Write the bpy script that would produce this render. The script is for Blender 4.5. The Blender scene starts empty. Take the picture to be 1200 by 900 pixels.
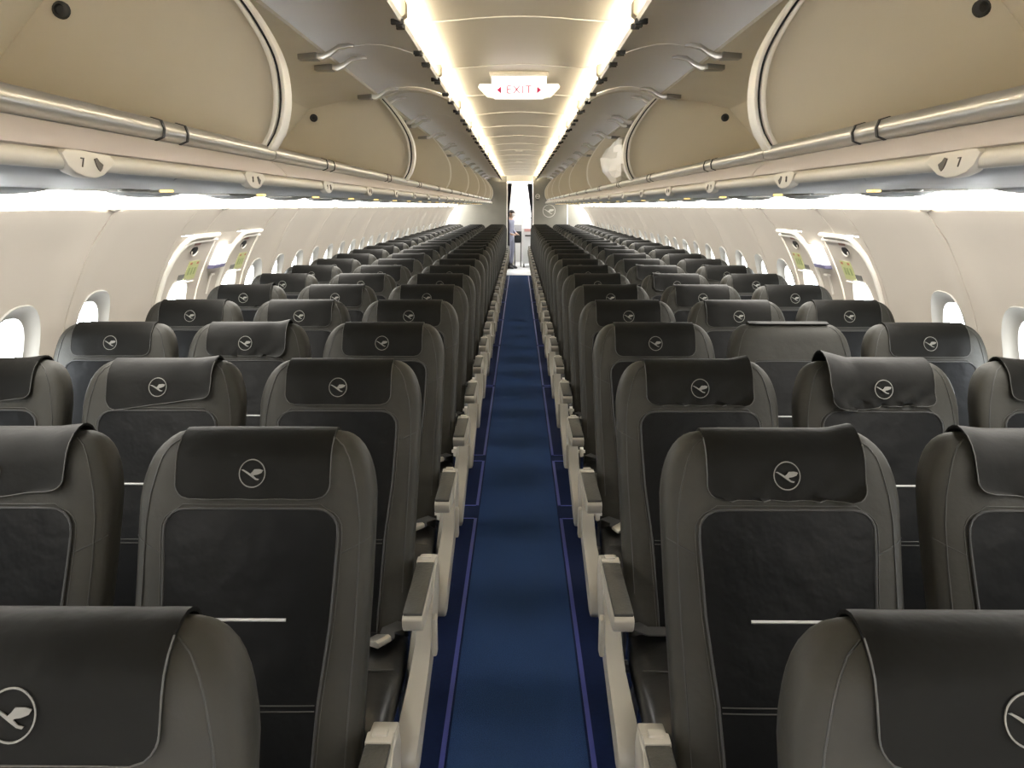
import bpy, bmesh, math, random
from mathutils import Vector
random.seed(7)
S = bpy.context.scene
COL = S.collection
PI = math.pi

# ------------------------------------------------------------------ camera, sky, exposure
CAMH = 1.57
cam_d = bpy.data.cameras.new('camera')
cam_d.sensor_fit = 'HORIZONTAL'
cam_d.sensor_width = 36.0
cam_d.lens = 36.0 * 930.0 / 1200.0
cam_d.clip_start = 0.02
cam_d.clip_end = 200
cam = bpy.data.objects.new('camera', cam_d)
COL.objects.link(cam)
cam.location = (0, 0, CAMH)
cam.rotation_euler = (PI / 2 - math.atan(209.0 / 930.0), 0, 0.0084)
S.camera = cam

W = bpy.data.worlds.new('overcast_sky')
S.world = W
W.use_nodes = True
W.node_tree.nodes['Background'].inputs[0].default_value = (0.97, 0.985, 1.0, 1)
W.node_tree.nodes['Background'].inputs[1].default_value = 32.0

S.view_settings.view_transform = 'Standard'
S.view_settings.look = 'None'
S.view_settings.gamma = 1.0
S.view_settings.use_curve_mapping = False
S.view_settings.exposure = 0.0
S.cycles.max_bounces = 10
S.cycles.diffuse_bounces = 6
S.cycles.glossy_bounces = 4
S.cycles.transparent_max_bounces = 12
S.cycles.use_denoising = True
S.cycles.sample_clamp_indirect = 6.0

COVE_POWER = 75.0       # ceiling cove tubes (radiance)
WALL_POWER = 13.0        # side wall light strips (radiance)
GALLEY_POWER = 13.0

# ------------------------------------------------------------------ materials
def srgb(r, g, b):
    f = lambda c: (c / 255.0) / 12.92 if c <= 10 else (((c / 255.0) + 0.055) / 1.055) ** 2.4
    return (f(r), f(g), f(b), 1)

def mat(name, col, rough=0.5, metal=0.0, noise=0.0, nscale=8.0, bump=0.0, bscale=60.0, spec=0.5, stretch=None):
    m = bpy.data.materials.new(name)
    m.use_nodes = True
    nt = m.node_tree
    b = nt.nodes['Principled BSDF']
    b.inputs['Base Color'].default_value = col
    b.inputs['Roughness'].default_value = rough
    b.inputs['Metallic'].default_value = metal
    b.inputs['Specular IOR Level'].default_value = spec
    if noise or bump:
        tc = nt.nodes.new('ShaderNodeTexCoord')
        mp = nt.nodes.new('ShaderNodeMapping')
        if stretch:
            mp.inputs['Scale'].default_value = stretch
        nt.links.new(tc.outputs['Object'], mp.inputs['Vector'])
    if noise:
        n = nt.nodes.new('ShaderNodeTexNoise')
        n.inputs['Scale'].default_value = nscale
        n.inputs['Detail'].default_value = 5
        nt.links.new(mp.outputs[0], n.inputs['Vector'])
        r = nt.nodes.new('ShaderNodeMapRange')
        r.inputs[1].default_value = 0.3
        r.inputs[2].default_value = 0.7
        r.inputs[3].default_value = 1 - noise
        r.inputs[4].default_value = 1 + noise
        nt.links.new(n.outputs['Fac'], r.inputs[0])
        mx = nt.nodes.new('ShaderNodeVectorMath')
        mx.operation = 'SCALE'
        mx.inputs[0].default_value = col[:3]
        nt.links.new(r.outputs[0], mx.inputs['Scale'])
        nt.links.new(mx.outputs[0], b.inputs['Base Color'])
    if bump:
        n2 = nt.nodes.new('ShaderNodeTexNoise')
        n2.inputs['Scale'].default_value = bscale
        n2.inputs['Detail'].default_value = 4
        nt.links.new(mp.outputs[0], n2.inputs['Vector'])
        bp = nt.nodes.new('ShaderNodeBump')
        bp.inputs['Strength'].default_value = bump
        bp.inputs['Distance'].default_value = 0.01
        nt.links.new(n2.outputs['Fac'], bp.inputs['Height'])
        nt.links.new(bp.outputs[0], b.inputs['Normal'])
    return m

def emit(name, col, strength):
    m = bpy.data.materials.new(name)
    m.use_nodes = True
    nt = m.node_tree
    b = nt.nodes['Principled BSDF']
    b.inputs['Base Color'].default_value = (0.8, 0.8, 0.8, 1)
    b.inputs['Emission Color'].default_value = col
    b.inputs['Emission Strength'].default_value = strength
    return m

def glass_mat(name):
    m = bpy.data.materials.new(name)
    m.use_nodes = True
    nt = m.node_tree
    nt.nodes.clear()
    o = nt.nodes.new('ShaderNodeOutputMaterial')
    mx = nt.nodes.new('ShaderNodeMixShader')
    t = nt.nodes.new('ShaderNodeBsdfTransparent')
    t.inputs[0].default_value = (0.95, 0.97, 0.98, 1)
    g = nt.nodes.new('ShaderNodeBsdfGlossy')
    g.inputs['Roughness'].default_value = 0.04
    mx.inputs[0].default_value = 0.06
    nt.links.new(t.outputs[0], mx.inputs[1])
    nt.links.new(g.outputs[0], mx.inputs[2])
    nt.links.new(mx.outputs[0], o.inputs[0])
    return m

M = dict(
    leather=mat('grey_leather', (0.0225, 0.0217, 0.0182, 1), 0.55, noise=0.18, nscale=6, bump=0.22, bscale=22, spec=0.16),
    insert=mat('black_leather', (0.0035, 0.0037, 0.0040, 1), 0.40, noise=0.15, nscale=5, bump=0.8, bscale=7, spec=0.09),
    cover=mat('charcoal_leather', (0.0050, 0.0049, 0.0043, 1), 0.50, noise=0.2, nscale=6, bump=0.35, bscale=11, spec=0.07),
    cushion=mat('cushion_leather', (0.0065, 0.0068, 0.007, 1), 0.33, bump=0.3, bscale=10),
    piping=mat('piping', (0.035, 0.0345, 0.030, 1), 0.6),
    seam=mat('seam', (0.014, 0.0138, 0.012, 1), 0.6),
    stitch=mat('stitch', (0.030, 0.0295, 0.026, 1), 0.6),
    stripe=mat('white_strip', (0.42, 0.42, 0.41, 1), 0.5),
    emblem=mat('silver_thread', (0.135, 0.132, 0.118, 1), 0.5),
    cream=mat('cream_plastic', (0.34, 0.318, 0.27, 1), 0.38),
    pad=mat('armrest_pad', (0.032, 0.032, 0.028, 1), 0.55, bump=0.2, bscale=120),
    belt=mat('belt_webbing', (0.022, 0.022, 0.022, 1), 0.7),
    metal=mat('brushed_metal', (0.62, 0.60, 0.55, 1), 0.32, 0.85),
    hingebase=mat('hinge_base', (0.30, 0.29, 0.27, 1), 0.4, 0.6),
    darkmetal=mat('dark_metal', (0.09, 0.09, 0.09, 1), 0.45, 0.6),
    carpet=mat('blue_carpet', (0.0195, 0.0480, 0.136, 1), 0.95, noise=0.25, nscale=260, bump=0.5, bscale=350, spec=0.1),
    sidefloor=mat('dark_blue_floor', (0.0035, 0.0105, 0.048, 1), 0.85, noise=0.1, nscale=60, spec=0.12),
    path=mat('path_strip', (0.040, 0.052, 0.26, 1), 0.4),
    path_line=mat('path_line', (0.10, 0.13, 0.48, 1), 0.4),
    vinyl=mat('vinyl_floor', (0.55, 0.57, 0.58, 1), 0.4),
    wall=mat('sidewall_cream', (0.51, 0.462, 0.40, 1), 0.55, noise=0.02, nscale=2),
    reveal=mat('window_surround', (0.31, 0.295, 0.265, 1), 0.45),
    trimwhite=mat('white_trim', (0.78, 0.75, 0.68, 1), 0.4),
    psu=mat('service_grey', (0.40, 0.41, 0.415, 1), 0.36),
    pink=mat('valance', (0.50, 0.45, 0.425, 1), 0.5),
    tube=mat('rail_beige', (0.58, 0.54, 0.46, 1), 0.35),
    bin=mat('bin_beige', (0.62, 0.565, 0.45, 1), 0.5, noise=0.04, nscale=3),
    door=mat('bin_door', (0.88, 0.88, 0.88, 1), 0.45),
    ceil=mat('ceiling_panel', (0.66, 0.61, 0.52, 1), 0.38),
    railm=mat('satin_rail', (0.56, 0.55, 0.52, 1), 0.30, 0.75),
    black=mat('black_plastic', (0.012, 0.012, 0.012, 1), 0.5),
    rubber=mat('black_rubber', (0.02, 0.02, 0.02, 1), 0.7),
    bracket=mat('bracket', (0.30, 0.26, 0.20, 1), 0.5),
    partition=mat('partition', (0.135, 0.128, 0.106, 1), 0.6, noise=0.05, nscale=6),
    liner=mat('liner', (0.45, 0.42, 0.36, 1), 0.8),
    white=mat('white_laminate', (0.80, 0.80, 0.80, 1), 0.4),
    offwhite=mat('offwhite_panel', (0.66, 0.62, 0.56, 1), 0.5),
    curtain=mat('curtain', (0.010, 0.010, 0.016, 1), 0.9),
    bag=mat('white_bag', (0.88, 0.87, 0.85, 1), 0.25),
    placard=mat('placard_green', (0.50, 0.52, 0.25, 1), 0.5),
    placard_ink=mat('placard_ink', (0.30, 0.35, 0.15, 1), 0.5),
    red=mat('red_print', (0.40, 0.14, 0.08, 1), 0.5),
    redlab=mat('handle_label', (0.30, 0.16, 0.12, 1), 0.5),
    greylab=mat('grey_label', (0.16, 0.16, 0.15, 1), 0.5),
    ink=mat('brown_ink', (0.06, 0.05, 0.04, 1), 0.5),
    skin=mat('skin', (0.50, 0.32, 0.23, 1), 0.5),
    hair=mat('hair', (0.015, 0.011, 0.009, 1), 0.6),
    overall=mat('lavender_cloth', (0.23, 0.235, 0.31, 1), 0.8, bump=0.2, bscale=30),
    mask=mat('mask_cloth', (0.8, 0.8, 0.82, 1), 0.8),
    purple=mat('sign_base', (0.20, 0.19, 0.32, 1), 0.5),
    cove=emit('cove_light', (1.0, 0.87, 0.64, 1), COVE_POWER),
    strip=emit('wall_light', (1.0, 0.955, 0.87, 1), WALL_POWER),
    front_fill=emit('added_fill_light', (1.0, 0.98, 0.95, 1), 80.0),
    galley=emit('galley_light', (1.0, 0.98, 0.95, 1), GALLEY_POWER),
    sign=emit('sign_lens', (1.0, 0.97, 0.93, 1), 1.5),
    signwarm=emit('sign_wing', (1.0, 0.90, 0.62, 1), 1.1),
    signred=mat('sign_red', (0.55, 0.010, 0.10, 1), 0.6),
    yellow=emit('reading_lamp', (1.0, 0.62, 0.08, 1), 1.6),
    glass=glass_mat('acrylic_pane'),
)

# ------------------------------------------------------------------ mesh helpers
class MB:
    def __init__(s):
        s.v = []; s.f = []
    def add(s, vs, fs):
        o = len(s.v)
        s.v += [tuple(p) for p in vs]
        s.f += [tuple(i + o for i in f) for f in fs]
        return s
    def box(s, a, b):
        x0, y0, z0 = a; x1, y1, z1 = b
        vs = [(x0,y0,z0),(x1,y0,z0),(x1,y1,z0),(x0,y1,z0),(x0,y0,z1),(x1,y0,z1),(x1,y1,z1),(x0,y1,z1)]
        return s.add(vs, [(0,3,2,1),(4,5,6,7),(0,1,5,4),(1,2,6,5),(2,3,7,6),(3,0,4,7)])
    def loft(s, rings, cap=True, closed=True):
        n = len(rings[0]); vs = [p for r in rings for p in r]; fs = []
        for i in range(len(rings) - 1):
            for j in range(n if closed else n - 1):
                a = i*n + j; b = i*n + (j+1) % n
                fs.append((a, b, b + n, a + n))
        if cap and closed:
            fs.append(tuple(range(n - 1, -1, -1)))
            fs.append(tuple(range((len(rings)-1)*n, len(rings)*n)))
        return s.add(vs, fs)
    def prism(s, poly, axis, a, b):
        """extrude a 2-D outline along an axis: 'x' outline (y,z), 'y' outline (x,z), 'z' outline (x,y)"""
        def P(p, t):
            return {'x': (t, p[0], p[1]), 'y': (p[0], t, p[1]), 'z': (p[0], p[1], t)}[axis]
        return s.loft([[P(p, a) for p in poly], [P(p, b) for p in poly]])
    def sheet(s, grid, back):
        """closed thin sheet between two equal point grids"""
        r = len(grid); c = len(grid[0]); N = r * c
        vs = [p for row in grid for p in row] + [p for row in back for p in row]
        fs = []
        for i in range(r - 1):
            for j in range(c - 1):
                a = i*c + j
                fs.append((a, a+1, a+c+1, a+c))
                fs.append((N+a, N+a+c, N+a+c+1, N+a+1))
        loop = [j for j in range(c)] + [i*c + c-1 for i in range(1, r)] + [(r-1)*c + j for j in range(c-2, -1, -1)] + [i*c for i in range(r-2, 0, -1)]
        for k in range(len(loop)):
            a = loop[k]; b = loop[(k+1) % len(loop)]
            fs.append((a, N+a, N+b, b))
        return s.add(vs, fs)
    def ext_profile(s, prof, y0, y1, th, ny=1):
        """an open profile of (x,z) extruded along y and given thickness th along its left normal"""
        n = len(prof); off = []
        for i in range(n):
            a = prof[max(i-1, 0)]; b = prof[min(i+1, n-1)]
            dx, dz = b[0]-a[0], b[1]-a[1]; L = math.hypot(dx, dz) or 1
            off.append((prof[i][0] - dz/L*th, prof[i][1] + dx/L*th))
        ys = [y0 + (y1-y0)*k/ny for k in range(ny+1)]
        g = [[(p[0], y, p[1]) for p in prof] for y in ys]
        h = [[(p[0], y, p[1]) for p in off] for y in ys]
        return s.sheet(g, h)
    def tube(s, pts, r, n=6, closed=False, cap=True):
        pts = [Vector(p) for p in pts]; rings = []
        N = len(pts)
        up = Vector((0, 0, 1))
        for i, p in enumerate(pts):
            a = pts[(i-1) % N] if (closed or i > 0) else p
            b = pts[(i+1) % N] if (closed or i < N-1) else p
            d = (b - a).normalized() if (b-a).length > 1e-9 else Vector((0, 1, 0))
            u = d.cross(up)
            if u.length < 1e-3: u = d.cross(Vector((1, 0, 0)))
            u.normalize(); w = u.cross(d)
            rr = r[i] if isinstance(r, (list, tuple)) else r
            rings.append([tuple(p + u*math.cos(2*PI*k/n)*rr + w*math.sin(2*PI*k/n)*rr) for k in range(n)])
        if closed: rings.append(rings[0]); cap = False
        return s.loft(rings, cap)
    def ellipsoid(s, c, r, nu=14, nv=8):
        rings = []
        for i in range(nv + 1):
            t = PI * i / nv
            t = min(max(t, 0.02), PI - 0.02)
            rings.append([(c[0]+r[0]*math.sin(t)*math.cos(2*PI*k/nu), c[1]+r[1]*math.sin(t)*math.sin(2*PI*k/nu), c[2]-r[2]*math.cos(t)) for k in range(nu)])
        return s.loft(rings)
    def mesh(s, name, m, angle=35, bevel=0):
        me = bpy.data.meshes.new(name)
        me.from_pydata(s.v, [], s.f)
        bm = bmesh.new(); bm.from_mesh(me)
        bmesh.ops.remove_doubles(bm, verts=bm.verts, dist=1e-6)
        if bevel:
            es = [e for e in bm.edges if len(e.link_faces) == 2 and e.calc_face_angle(0) > 0.6]
            bmesh.ops.bevel(bm, geom=es, offset=bevel, segments=2, affect='EDGES', profile=0.5, clamp_overlap=True)
        bmesh.ops.recalc_face_normals(bm, faces=bm.faces)
        bm.to_mesh(me); bm.free()
        me.shade_smooth()
        me.set_sharp_from_angle(angle=math.radians(angle))
        me.materials.append(m)
        return me
    def obj(s, name, m, parent=None, angle=35, bevel=0, loc=None):
        return link(name, s.mesh(name, m, angle, bevel), parent, loc)

def link(name, data, parent=None, loc=None):
    o = bpy.data.objects.new(name, data)
    COL.objects.link(o)
    if parent is not None: o.parent = parent
    if loc is not None: o.location = loc
    return o

def text_mesh(name, body, size, m_, extrude=0.0008, spacing=1.0):
    fc = bpy.data.curves.new(name, 'FONT')
    fc.body = body; fc.size = size; fc.align_x = 'CENTER'; fc.align_y = 'CENTER'; fc.extrude = extrude; fc.space_character = spacing
    o = bpy.data.objects.new(name + '_source', fc)
    me = bpy.data.meshes.new_from_object(o)
    me.name = name
    bpy.data.objects.remove(o)
    bpy.data.curves.remove(fc)
    me.materials.clear(); me.materials.append(m_)
    return me

def tag(o, label, cat, group=None):
    o['label'] = label; o['category'] = cat
    if group: o['group'] = group
    return o

def thing(name, label, cat, loc=(0, 0, 0), group=None):
    o = link(name, None, None, loc)
    o.empty_display_size = 0.05
    return tag(o, label, cat, group)

def struct(o, kind='structure'):
    o['kind'] = kind
    return o

def interp(tab, x):
    if x <= tab[0][0]: return tab[0][1]
    for (a, b), (c, d) in zip(tab, tab[1:]):
        if x <= c: return b + (d-b)*(x-a)/(c-a)
    return tab[-1][1]

def smooth_tab(tab, n=60):
    """monotone-ish Catmull-Rom resample of a table"""
    out = []
    for k in range(n + 1):
        x = tab[0][0] + (tab[-1][0]-tab[0][0])*k/n
        i = 0
        while i < len(tab)-2 and x > tab[i+1][0]: i += 1
        p0 = tab[max(i-1, 0)]; p1 = tab[i]; p2 = tab[i+1]; p3 = tab[min(i+2, len(tab)-1)]
        t = (x-p1[0])/(p2[0]-p1[0])
        m1 = (p2[1]-p0[1])/(p2[0]-p0[0])*(p2[0]-p1[0]); m2 = (p3[1]-p1[1])/(p3[0]-p1[0])*(p2[0]-p1[0])
        out.append((x, (2*t**3-3*t**2+1)*p1[1]+(t**3-2*t**2+t)*m1+(-2*t**3+3*t**2)*p2[1]+(t**3-t**2)*m2))
    return out

ORD = ['nearest','second','third','fourth','fifth','sixth','seventh','eighth','ninth','tenth','eleventh','twelfth','thirteenth','fourteenth','fifteenth','sixteenth','seventeenth','eighteenth','nineteenth','twentieth','twenty-first','twenty-second','twenty-third','twenty-fourth','twenty-fifth','farthest']

Y0 = -6.4           # bulkhead at the forward end, behind the camera
YD0, YD1 = -5.9, -4.7  # unseen doorways, added open to bring in daylight from behind the camera
YP = 19.78          # partition at the far end
# ================================================================== SETTING
# ------------------------------------------------------------------ floor
fl = struct(MB().box((-1.85, Y0, -0.08), (1.85, 23.4, -0.012)).obj('floor', M['liner']))
MB().box((-0.205, Y0, -0.012), (0.205, 18.5, 0.0)).obj('carpet', M['carpet'], fl)
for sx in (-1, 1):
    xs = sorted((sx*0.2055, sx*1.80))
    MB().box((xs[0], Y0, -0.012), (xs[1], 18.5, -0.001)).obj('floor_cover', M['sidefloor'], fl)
MB().box((-1.8, 18.5, -0.012), (1.8, 23.3, 0.001)).obj('vinyl_floor', M['vinyl'], fl)
MB().box((-0.30, 18.47, -0.01), (0.30, 18.53, 0.004)).obj('threshold', M['metal'], fl, bevel=0.001)
joints = [-2.6, 1.2, 3.92, 4.86, 6.9, 9.0, 11.1, 13.2, 15.3, 18.4]
for sx in (-1, 1):
    for a, b in zip(joints, joints[1:]):
        ya, yb = (a + 0.09, b - 0.09) if b < 5 and a > 1 else (a + 0.03, b - 0.03)
        wd = 0.0075
        MB().box((sx*0.2200 - wd, ya, 0.0005), (sx*0.2200 + wd, yb, 0.0025)).obj('path_strip', M['path'], fl)
        for yy in (ya, yb):
            xs = sorted((sx*0.2270, sx*0.290))
            MB().box((xs[0], yy - 0.004, 0.0003), (xs[1], yy + 0.004, 0.0020)).obj('path_line', M['path_line'], fl)

# ------------------------------------------------------------------ side walls
WPROF = smooth_tab([(0.0, 1.68), (0.15, 1.77), (0.40, 1.835), (0.65, 1.855), (0.90, 1.84), (1.10, 1.80), (1.28, 1.725), (1.44, 1.63), (1.548, 1.535)])
def wx(h): return interp(WPROF, h)
def bump(y, h, seams):
    d = min(abs(y - q) for q in seams)
    k = max(0.0, 1 - d / 0.20)
    v = min(1.0, max(0.0, (h - 0.5) / 0.5)) * min(1.0, max(0.0, (1.548 - h) / 0.25))
    return 0.030 * k * k * (3 - 2*k) * (0.35 + 0.65*v)

def wall_pt(sx, y, h, seams, out=0.0):
    return (sx * (wx(h) - bump(y, h, seams) + out), y, h)

HB, HT = 0.30, 1.548
def cell_rings(yc, hc, ay, ah, y0, y1, h0, h1, nr=6, n=56):
    angs = [2*PI*k/n for k in range(n)]
    for cy, ch in ((y0, h0), (y1, h0), (y1, h1), (y0, h1)):
        a = math.atan2(ch-hc, cy-yc) % (2*PI)
        i = min(range(n), key=lambda k: abs((angs[k]-a+PI) % (2*PI) - PI))
        angs[i] = a
    angs.sort()
    rings = []
    for r in range(nr + 1):
        t = r / nr
        ring = []
        for a in angs:
            c, s_ = math.cos(a), math.sin(a)
            # rounded (superelliptic) window outline
            k = (abs(c/ay)**2.6 + abs(s_/ah)**2.6) ** (-1/2.6)
            e = (yc + c*k, hc + s_*k)
            ts = []
            if c > 1e-9: ts.append((y1-yc)/c)
            if c < -1e-9: ts.append((y0-yc)/c)
            if s_ > 1e-9: ts.append((h1-hc)/s_)
            if s_ < -1e-9: ts.append((h0-hc)/s_)
            q = min(ts)
            g = (yc + c*q, hc + s_*q)
            ring.append((e[0] + (g[0]-e[0])*t, e[1] + (g[1]-e[1])*t))
        rings.append(ring)
    return rings

def oval(yc, hc, ay, ah, n=40, p=2.6):
    o = []
    for k in range(n):
        a = 2*PI*k/n
        c, s_ = math.cos(a), math.sin(a)
        q = (abs(c/ay)**p + abs(s_/ah)**p) ** (-1/p)
        o.append((yc + c*q, hc + s_*q))
    return o

win_no = 0
def add_window(sx, yc, hc, seams, big=True):
    """surround funnel, glass pane and half-lowered shade of one window"""
    global win_no
    win_no += 1
    ay, ah = (0.150, 0.205) if big else (0.125, 0.165)
    iy, ih = (0.110, 0.158)
    a = oval(yc, hc, ay, ah); b = oval(yc, hc + 0.004, ay - 0.012, ah - 0.012); c = oval(yc, hc, iy + 0.016, ih + 0.016); d = oval(yc, hc, iy, ih)
    xin = wx(hc)
    dep = 0.024
    R = [[wall_pt(sx, y, h, seams, 0.002) for y, h in oval(yc, hc, ay + 0.003, ah + 0.003)],
         [wall_pt(sx, y, h, seams, -0.006) for y, h in oval(yc, hc, ay - 0.002, ah - 0.002)],
         [wall_pt(sx, y, h, seams, 0.004) for y, h in b],
         [(sx*(xin + dep*0.75 + (hc-h)*0.28), y, h) for y, h in c],
         [(sx*(xin + dep + (hc-h)*0.28), y, h) for y, h in d],
         [(sx*(xin + dep + 0.03 + (hc-h)*0.28), y, h) for y, h in d]]
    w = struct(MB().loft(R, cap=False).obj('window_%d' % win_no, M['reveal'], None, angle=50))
    g = oval(yc, hc, iy + 0.004, ih + 0.004)
    MB().loft([[(sx*(xin + dep + 0.016 + (hc-h)*0.28), y, h) for y, h in g], [(sx*(xin + dep + 0.020 + (hc-h)*0.28), y, h) for y, h in g]]).obj('pane', M['glass'], w)
    return w

def panel_with_windows(sx, y0, y1, centres, hc, seams, parent, big=True):
    m = MB()
    g = 0.0036
    bounds = [y0 + g] + [(a+b)/2 for a, b in zip(centres, centres[1:])] + [y1 - g]
    ay, ah = (0.150, 0.205) if big else (0.125, 0.165)
    for yc, a, b in zip(centres, bounds, bounds[1:]):
        rings = cell_rings(yc, hc, ay, ah, a, b, HB, HT)
        m.loft([[wall_pt(sx, y, h, seams) for y, h in r] for r in rings], cap=False)
        # turned-back outer edges give the panel its thickness
        m.loft([[wall_pt(sx, y, h, seams) for y, h in rings[-1]], [wall_pt(sx, y, h, seams, 0.02) for y, h in rings[-1]]], cap=False)
    return m.obj('wall_panel', M['wall'], parent, angle=50)

def plain_panel(sx, y0, y1, h0, h1, seams, parent, name='wall_panel', m_=None, out=0.0, th=0.02):
    g = 0.0022
    ny = max(2, int((y1-y0)/0.05)); nh = max(3, int((h1-h0)/0.06))
    ys = [y0+g+(y1-y0-2*g)*k/ny for k in range(ny+1)]; hs = [h0+(h1-h0)*k/nh for k in range(nh+1)]
    G = [[wall_pt(sx, y, h, seams, out) for h in hs] for y in ys]
    H = [[wall_pt(sx, y, h, seams, out+th) for h in hs] for y in ys]
    return MB().sheet(G, H).obj(name, m_ or M['wall'], parent, angle=50)

WIN_H = 1.02
FIRST = 5.37
reg = [FIRST + 0.533*k for k in range(27)]
reg_seams = [5.17] + [FIRST + 0.2665 + 0.533*k for k in range(0, 27, 2)]
reg_seams = [5.17, FIRST + 0.2665] + [FIRST + 0.2665 + 1.066*k for k in range(1, 14)]
SEAMS = [-2.35, -1.285, -0.22, 0.915, 1.98, 3.045] + reg_seams[1:] + [YP + 0.3]
walls = {}
for sx, nm in ((-1, 'left'), (1, 'right')):
    dado = [(sx*x, z) for x, z in ((1.672, 0.0), (1.762, 0.14), (1.812, 0.26), (1.822, 0.315))]
    w = struct(MB().ext_profile(dado, YD1, YP, 0.03*sx).obj('wall_' + nm, M['psu']))
    walls[sx] = w
    plain_panel(sx, YD1, -2.88, HB, HT, SEAMS, w)
    plain_panel(sx, -2.88, -0.22, HB, HT, SEAMS, w)
    MB().box((min(sx*1.70, sx*1.76), Y0, 0), (max(sx*1.70, sx*1.76), YD0, 2.0)).obj('entry_panel', M['offwhite'], w)
    for y0, y1, cs in ((-0.22, 0.915, [0.09, 0.62]), (0.915, 1.98, [1.18, 1.713]), (1.98, 3.045, [2.241, 2.774]), (3.045, 3.87, [3.30])):
        panel_with_windows(sx, y0, y1, cs, WIN_H, SEAMS, w)
        for c in cs: add_window(sx, c, WIN_H, SEAMS)
    # emergency exit section: posts and headers round two hatches
    EX = [(3.915, 4.425), (4.705, 5.155)]
    plain_panel(sx, 3.87, 3.915, HB, 1.425, SEAMS, w)
    plain_panel(sx, 4.425, 4.705, HB, 1.425, SEAMS, w)
    plain_panel(sx, 5.155, 5.17, HB, 1.425, SEAMS, w)
    plain_panel(sx, 3.87, 4.20, 1.425, HT, SEAMS, w)
    plain_panel(sx, 4.20, 5.17, 1.425, HT, SEAMS, w)
    panel_with_windows(sx, 5.17, FIRST + 0.2665, [FIRST], WIN_H, SEAMS, w)
    add_window(sx, FIRST, WIN_H, SEAMS)
    k = 1
    while k < 27:
        cs = reg[k:k+2]
        y1 = FIRST + 0.533*(k + len(cs) - 1) + 0.2665
        panel_with_windows(sx, FIRST + 0.533*(k-1) + 0.2665, y1, cs, WIN_H, SEAMS, w)
        for c in cs: add_window(sx, c, WIN_H, SEAMS)
        k += 2
    # slim light strips behind the joints between the panels
    for q in [-0.22, 0.915, 1.98, 3.045, 3.87, 5.17] + reg_seams[1:]:
        G = [[wall_pt(sx, y, HB + (HT-HB)*j/14, SEAMS, 0.006) for j in range(15)] for y in (q - 0.012, q + 0.012)]
        H = [[wall_pt(sx, y, HB + (HT-HB)*j/14, SEAMS, 0.010) for j in range(15)] for y in (q - 0.012, q + 0.012)]
        MB().sheet(G, H).obj('joint_strip', M['trimwhite'], w)
    # continuous white light strip above the wall panels, one diffuser per panel
    lp = [(sx*x, z) for x, z in ((1.545, 1.556), (1.475, 1.612), (1.39, 1.648), (1.30, 1.655), (1.235, 1.640))]
    ss = sorted(set([-2.88, -0.22, 0.915, 1.98, 3.045, 4.20, 5.17] + reg_seams[1:] + [YP - 0.03]))
    ss = [q for q in ss if q <= YP]
    ss = [YD1] + ss
    for a, b in zip(ss, ss[1:]):
        MB().ext_profile(lp, a + 0.004, b - 0.004, 0.008*sx).obj('light_diffuser', M['strip'], w)
        # little joint cap where the wall panels meet the light
        MB().ellipsoid((sx*1.515, b, 1.560), (0.022, 0.035, 0.012), 10, 6).obj('joint_cap', M['trimwhite'], w)
    # lip on the wall panel tops
    MB().ext_profile([(sx*1.536, 1.546), (sx*1.548, 1.556)], -2.88, YP, 0.012*sx).obj('wall_lip', M['wall'], w)
    # small black coat hook
    hk = MB().box((sx*1.652 - 0.006, 2.43, 1.392), (sx*1.652 + 0.012, 2.447, 1.418))
    hk.box((sx*1.645 - 0.012, 2.434, 1.392), (sx*1.645 + 0.008, 2.443, 1.400))
    o = hk.obj('coat_hook', M['black'], None, bevel=0.002)
    tag(o, 'small black coat hook on the cream wall panel %s of the aisle' % nm, 'coat hook')

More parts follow.
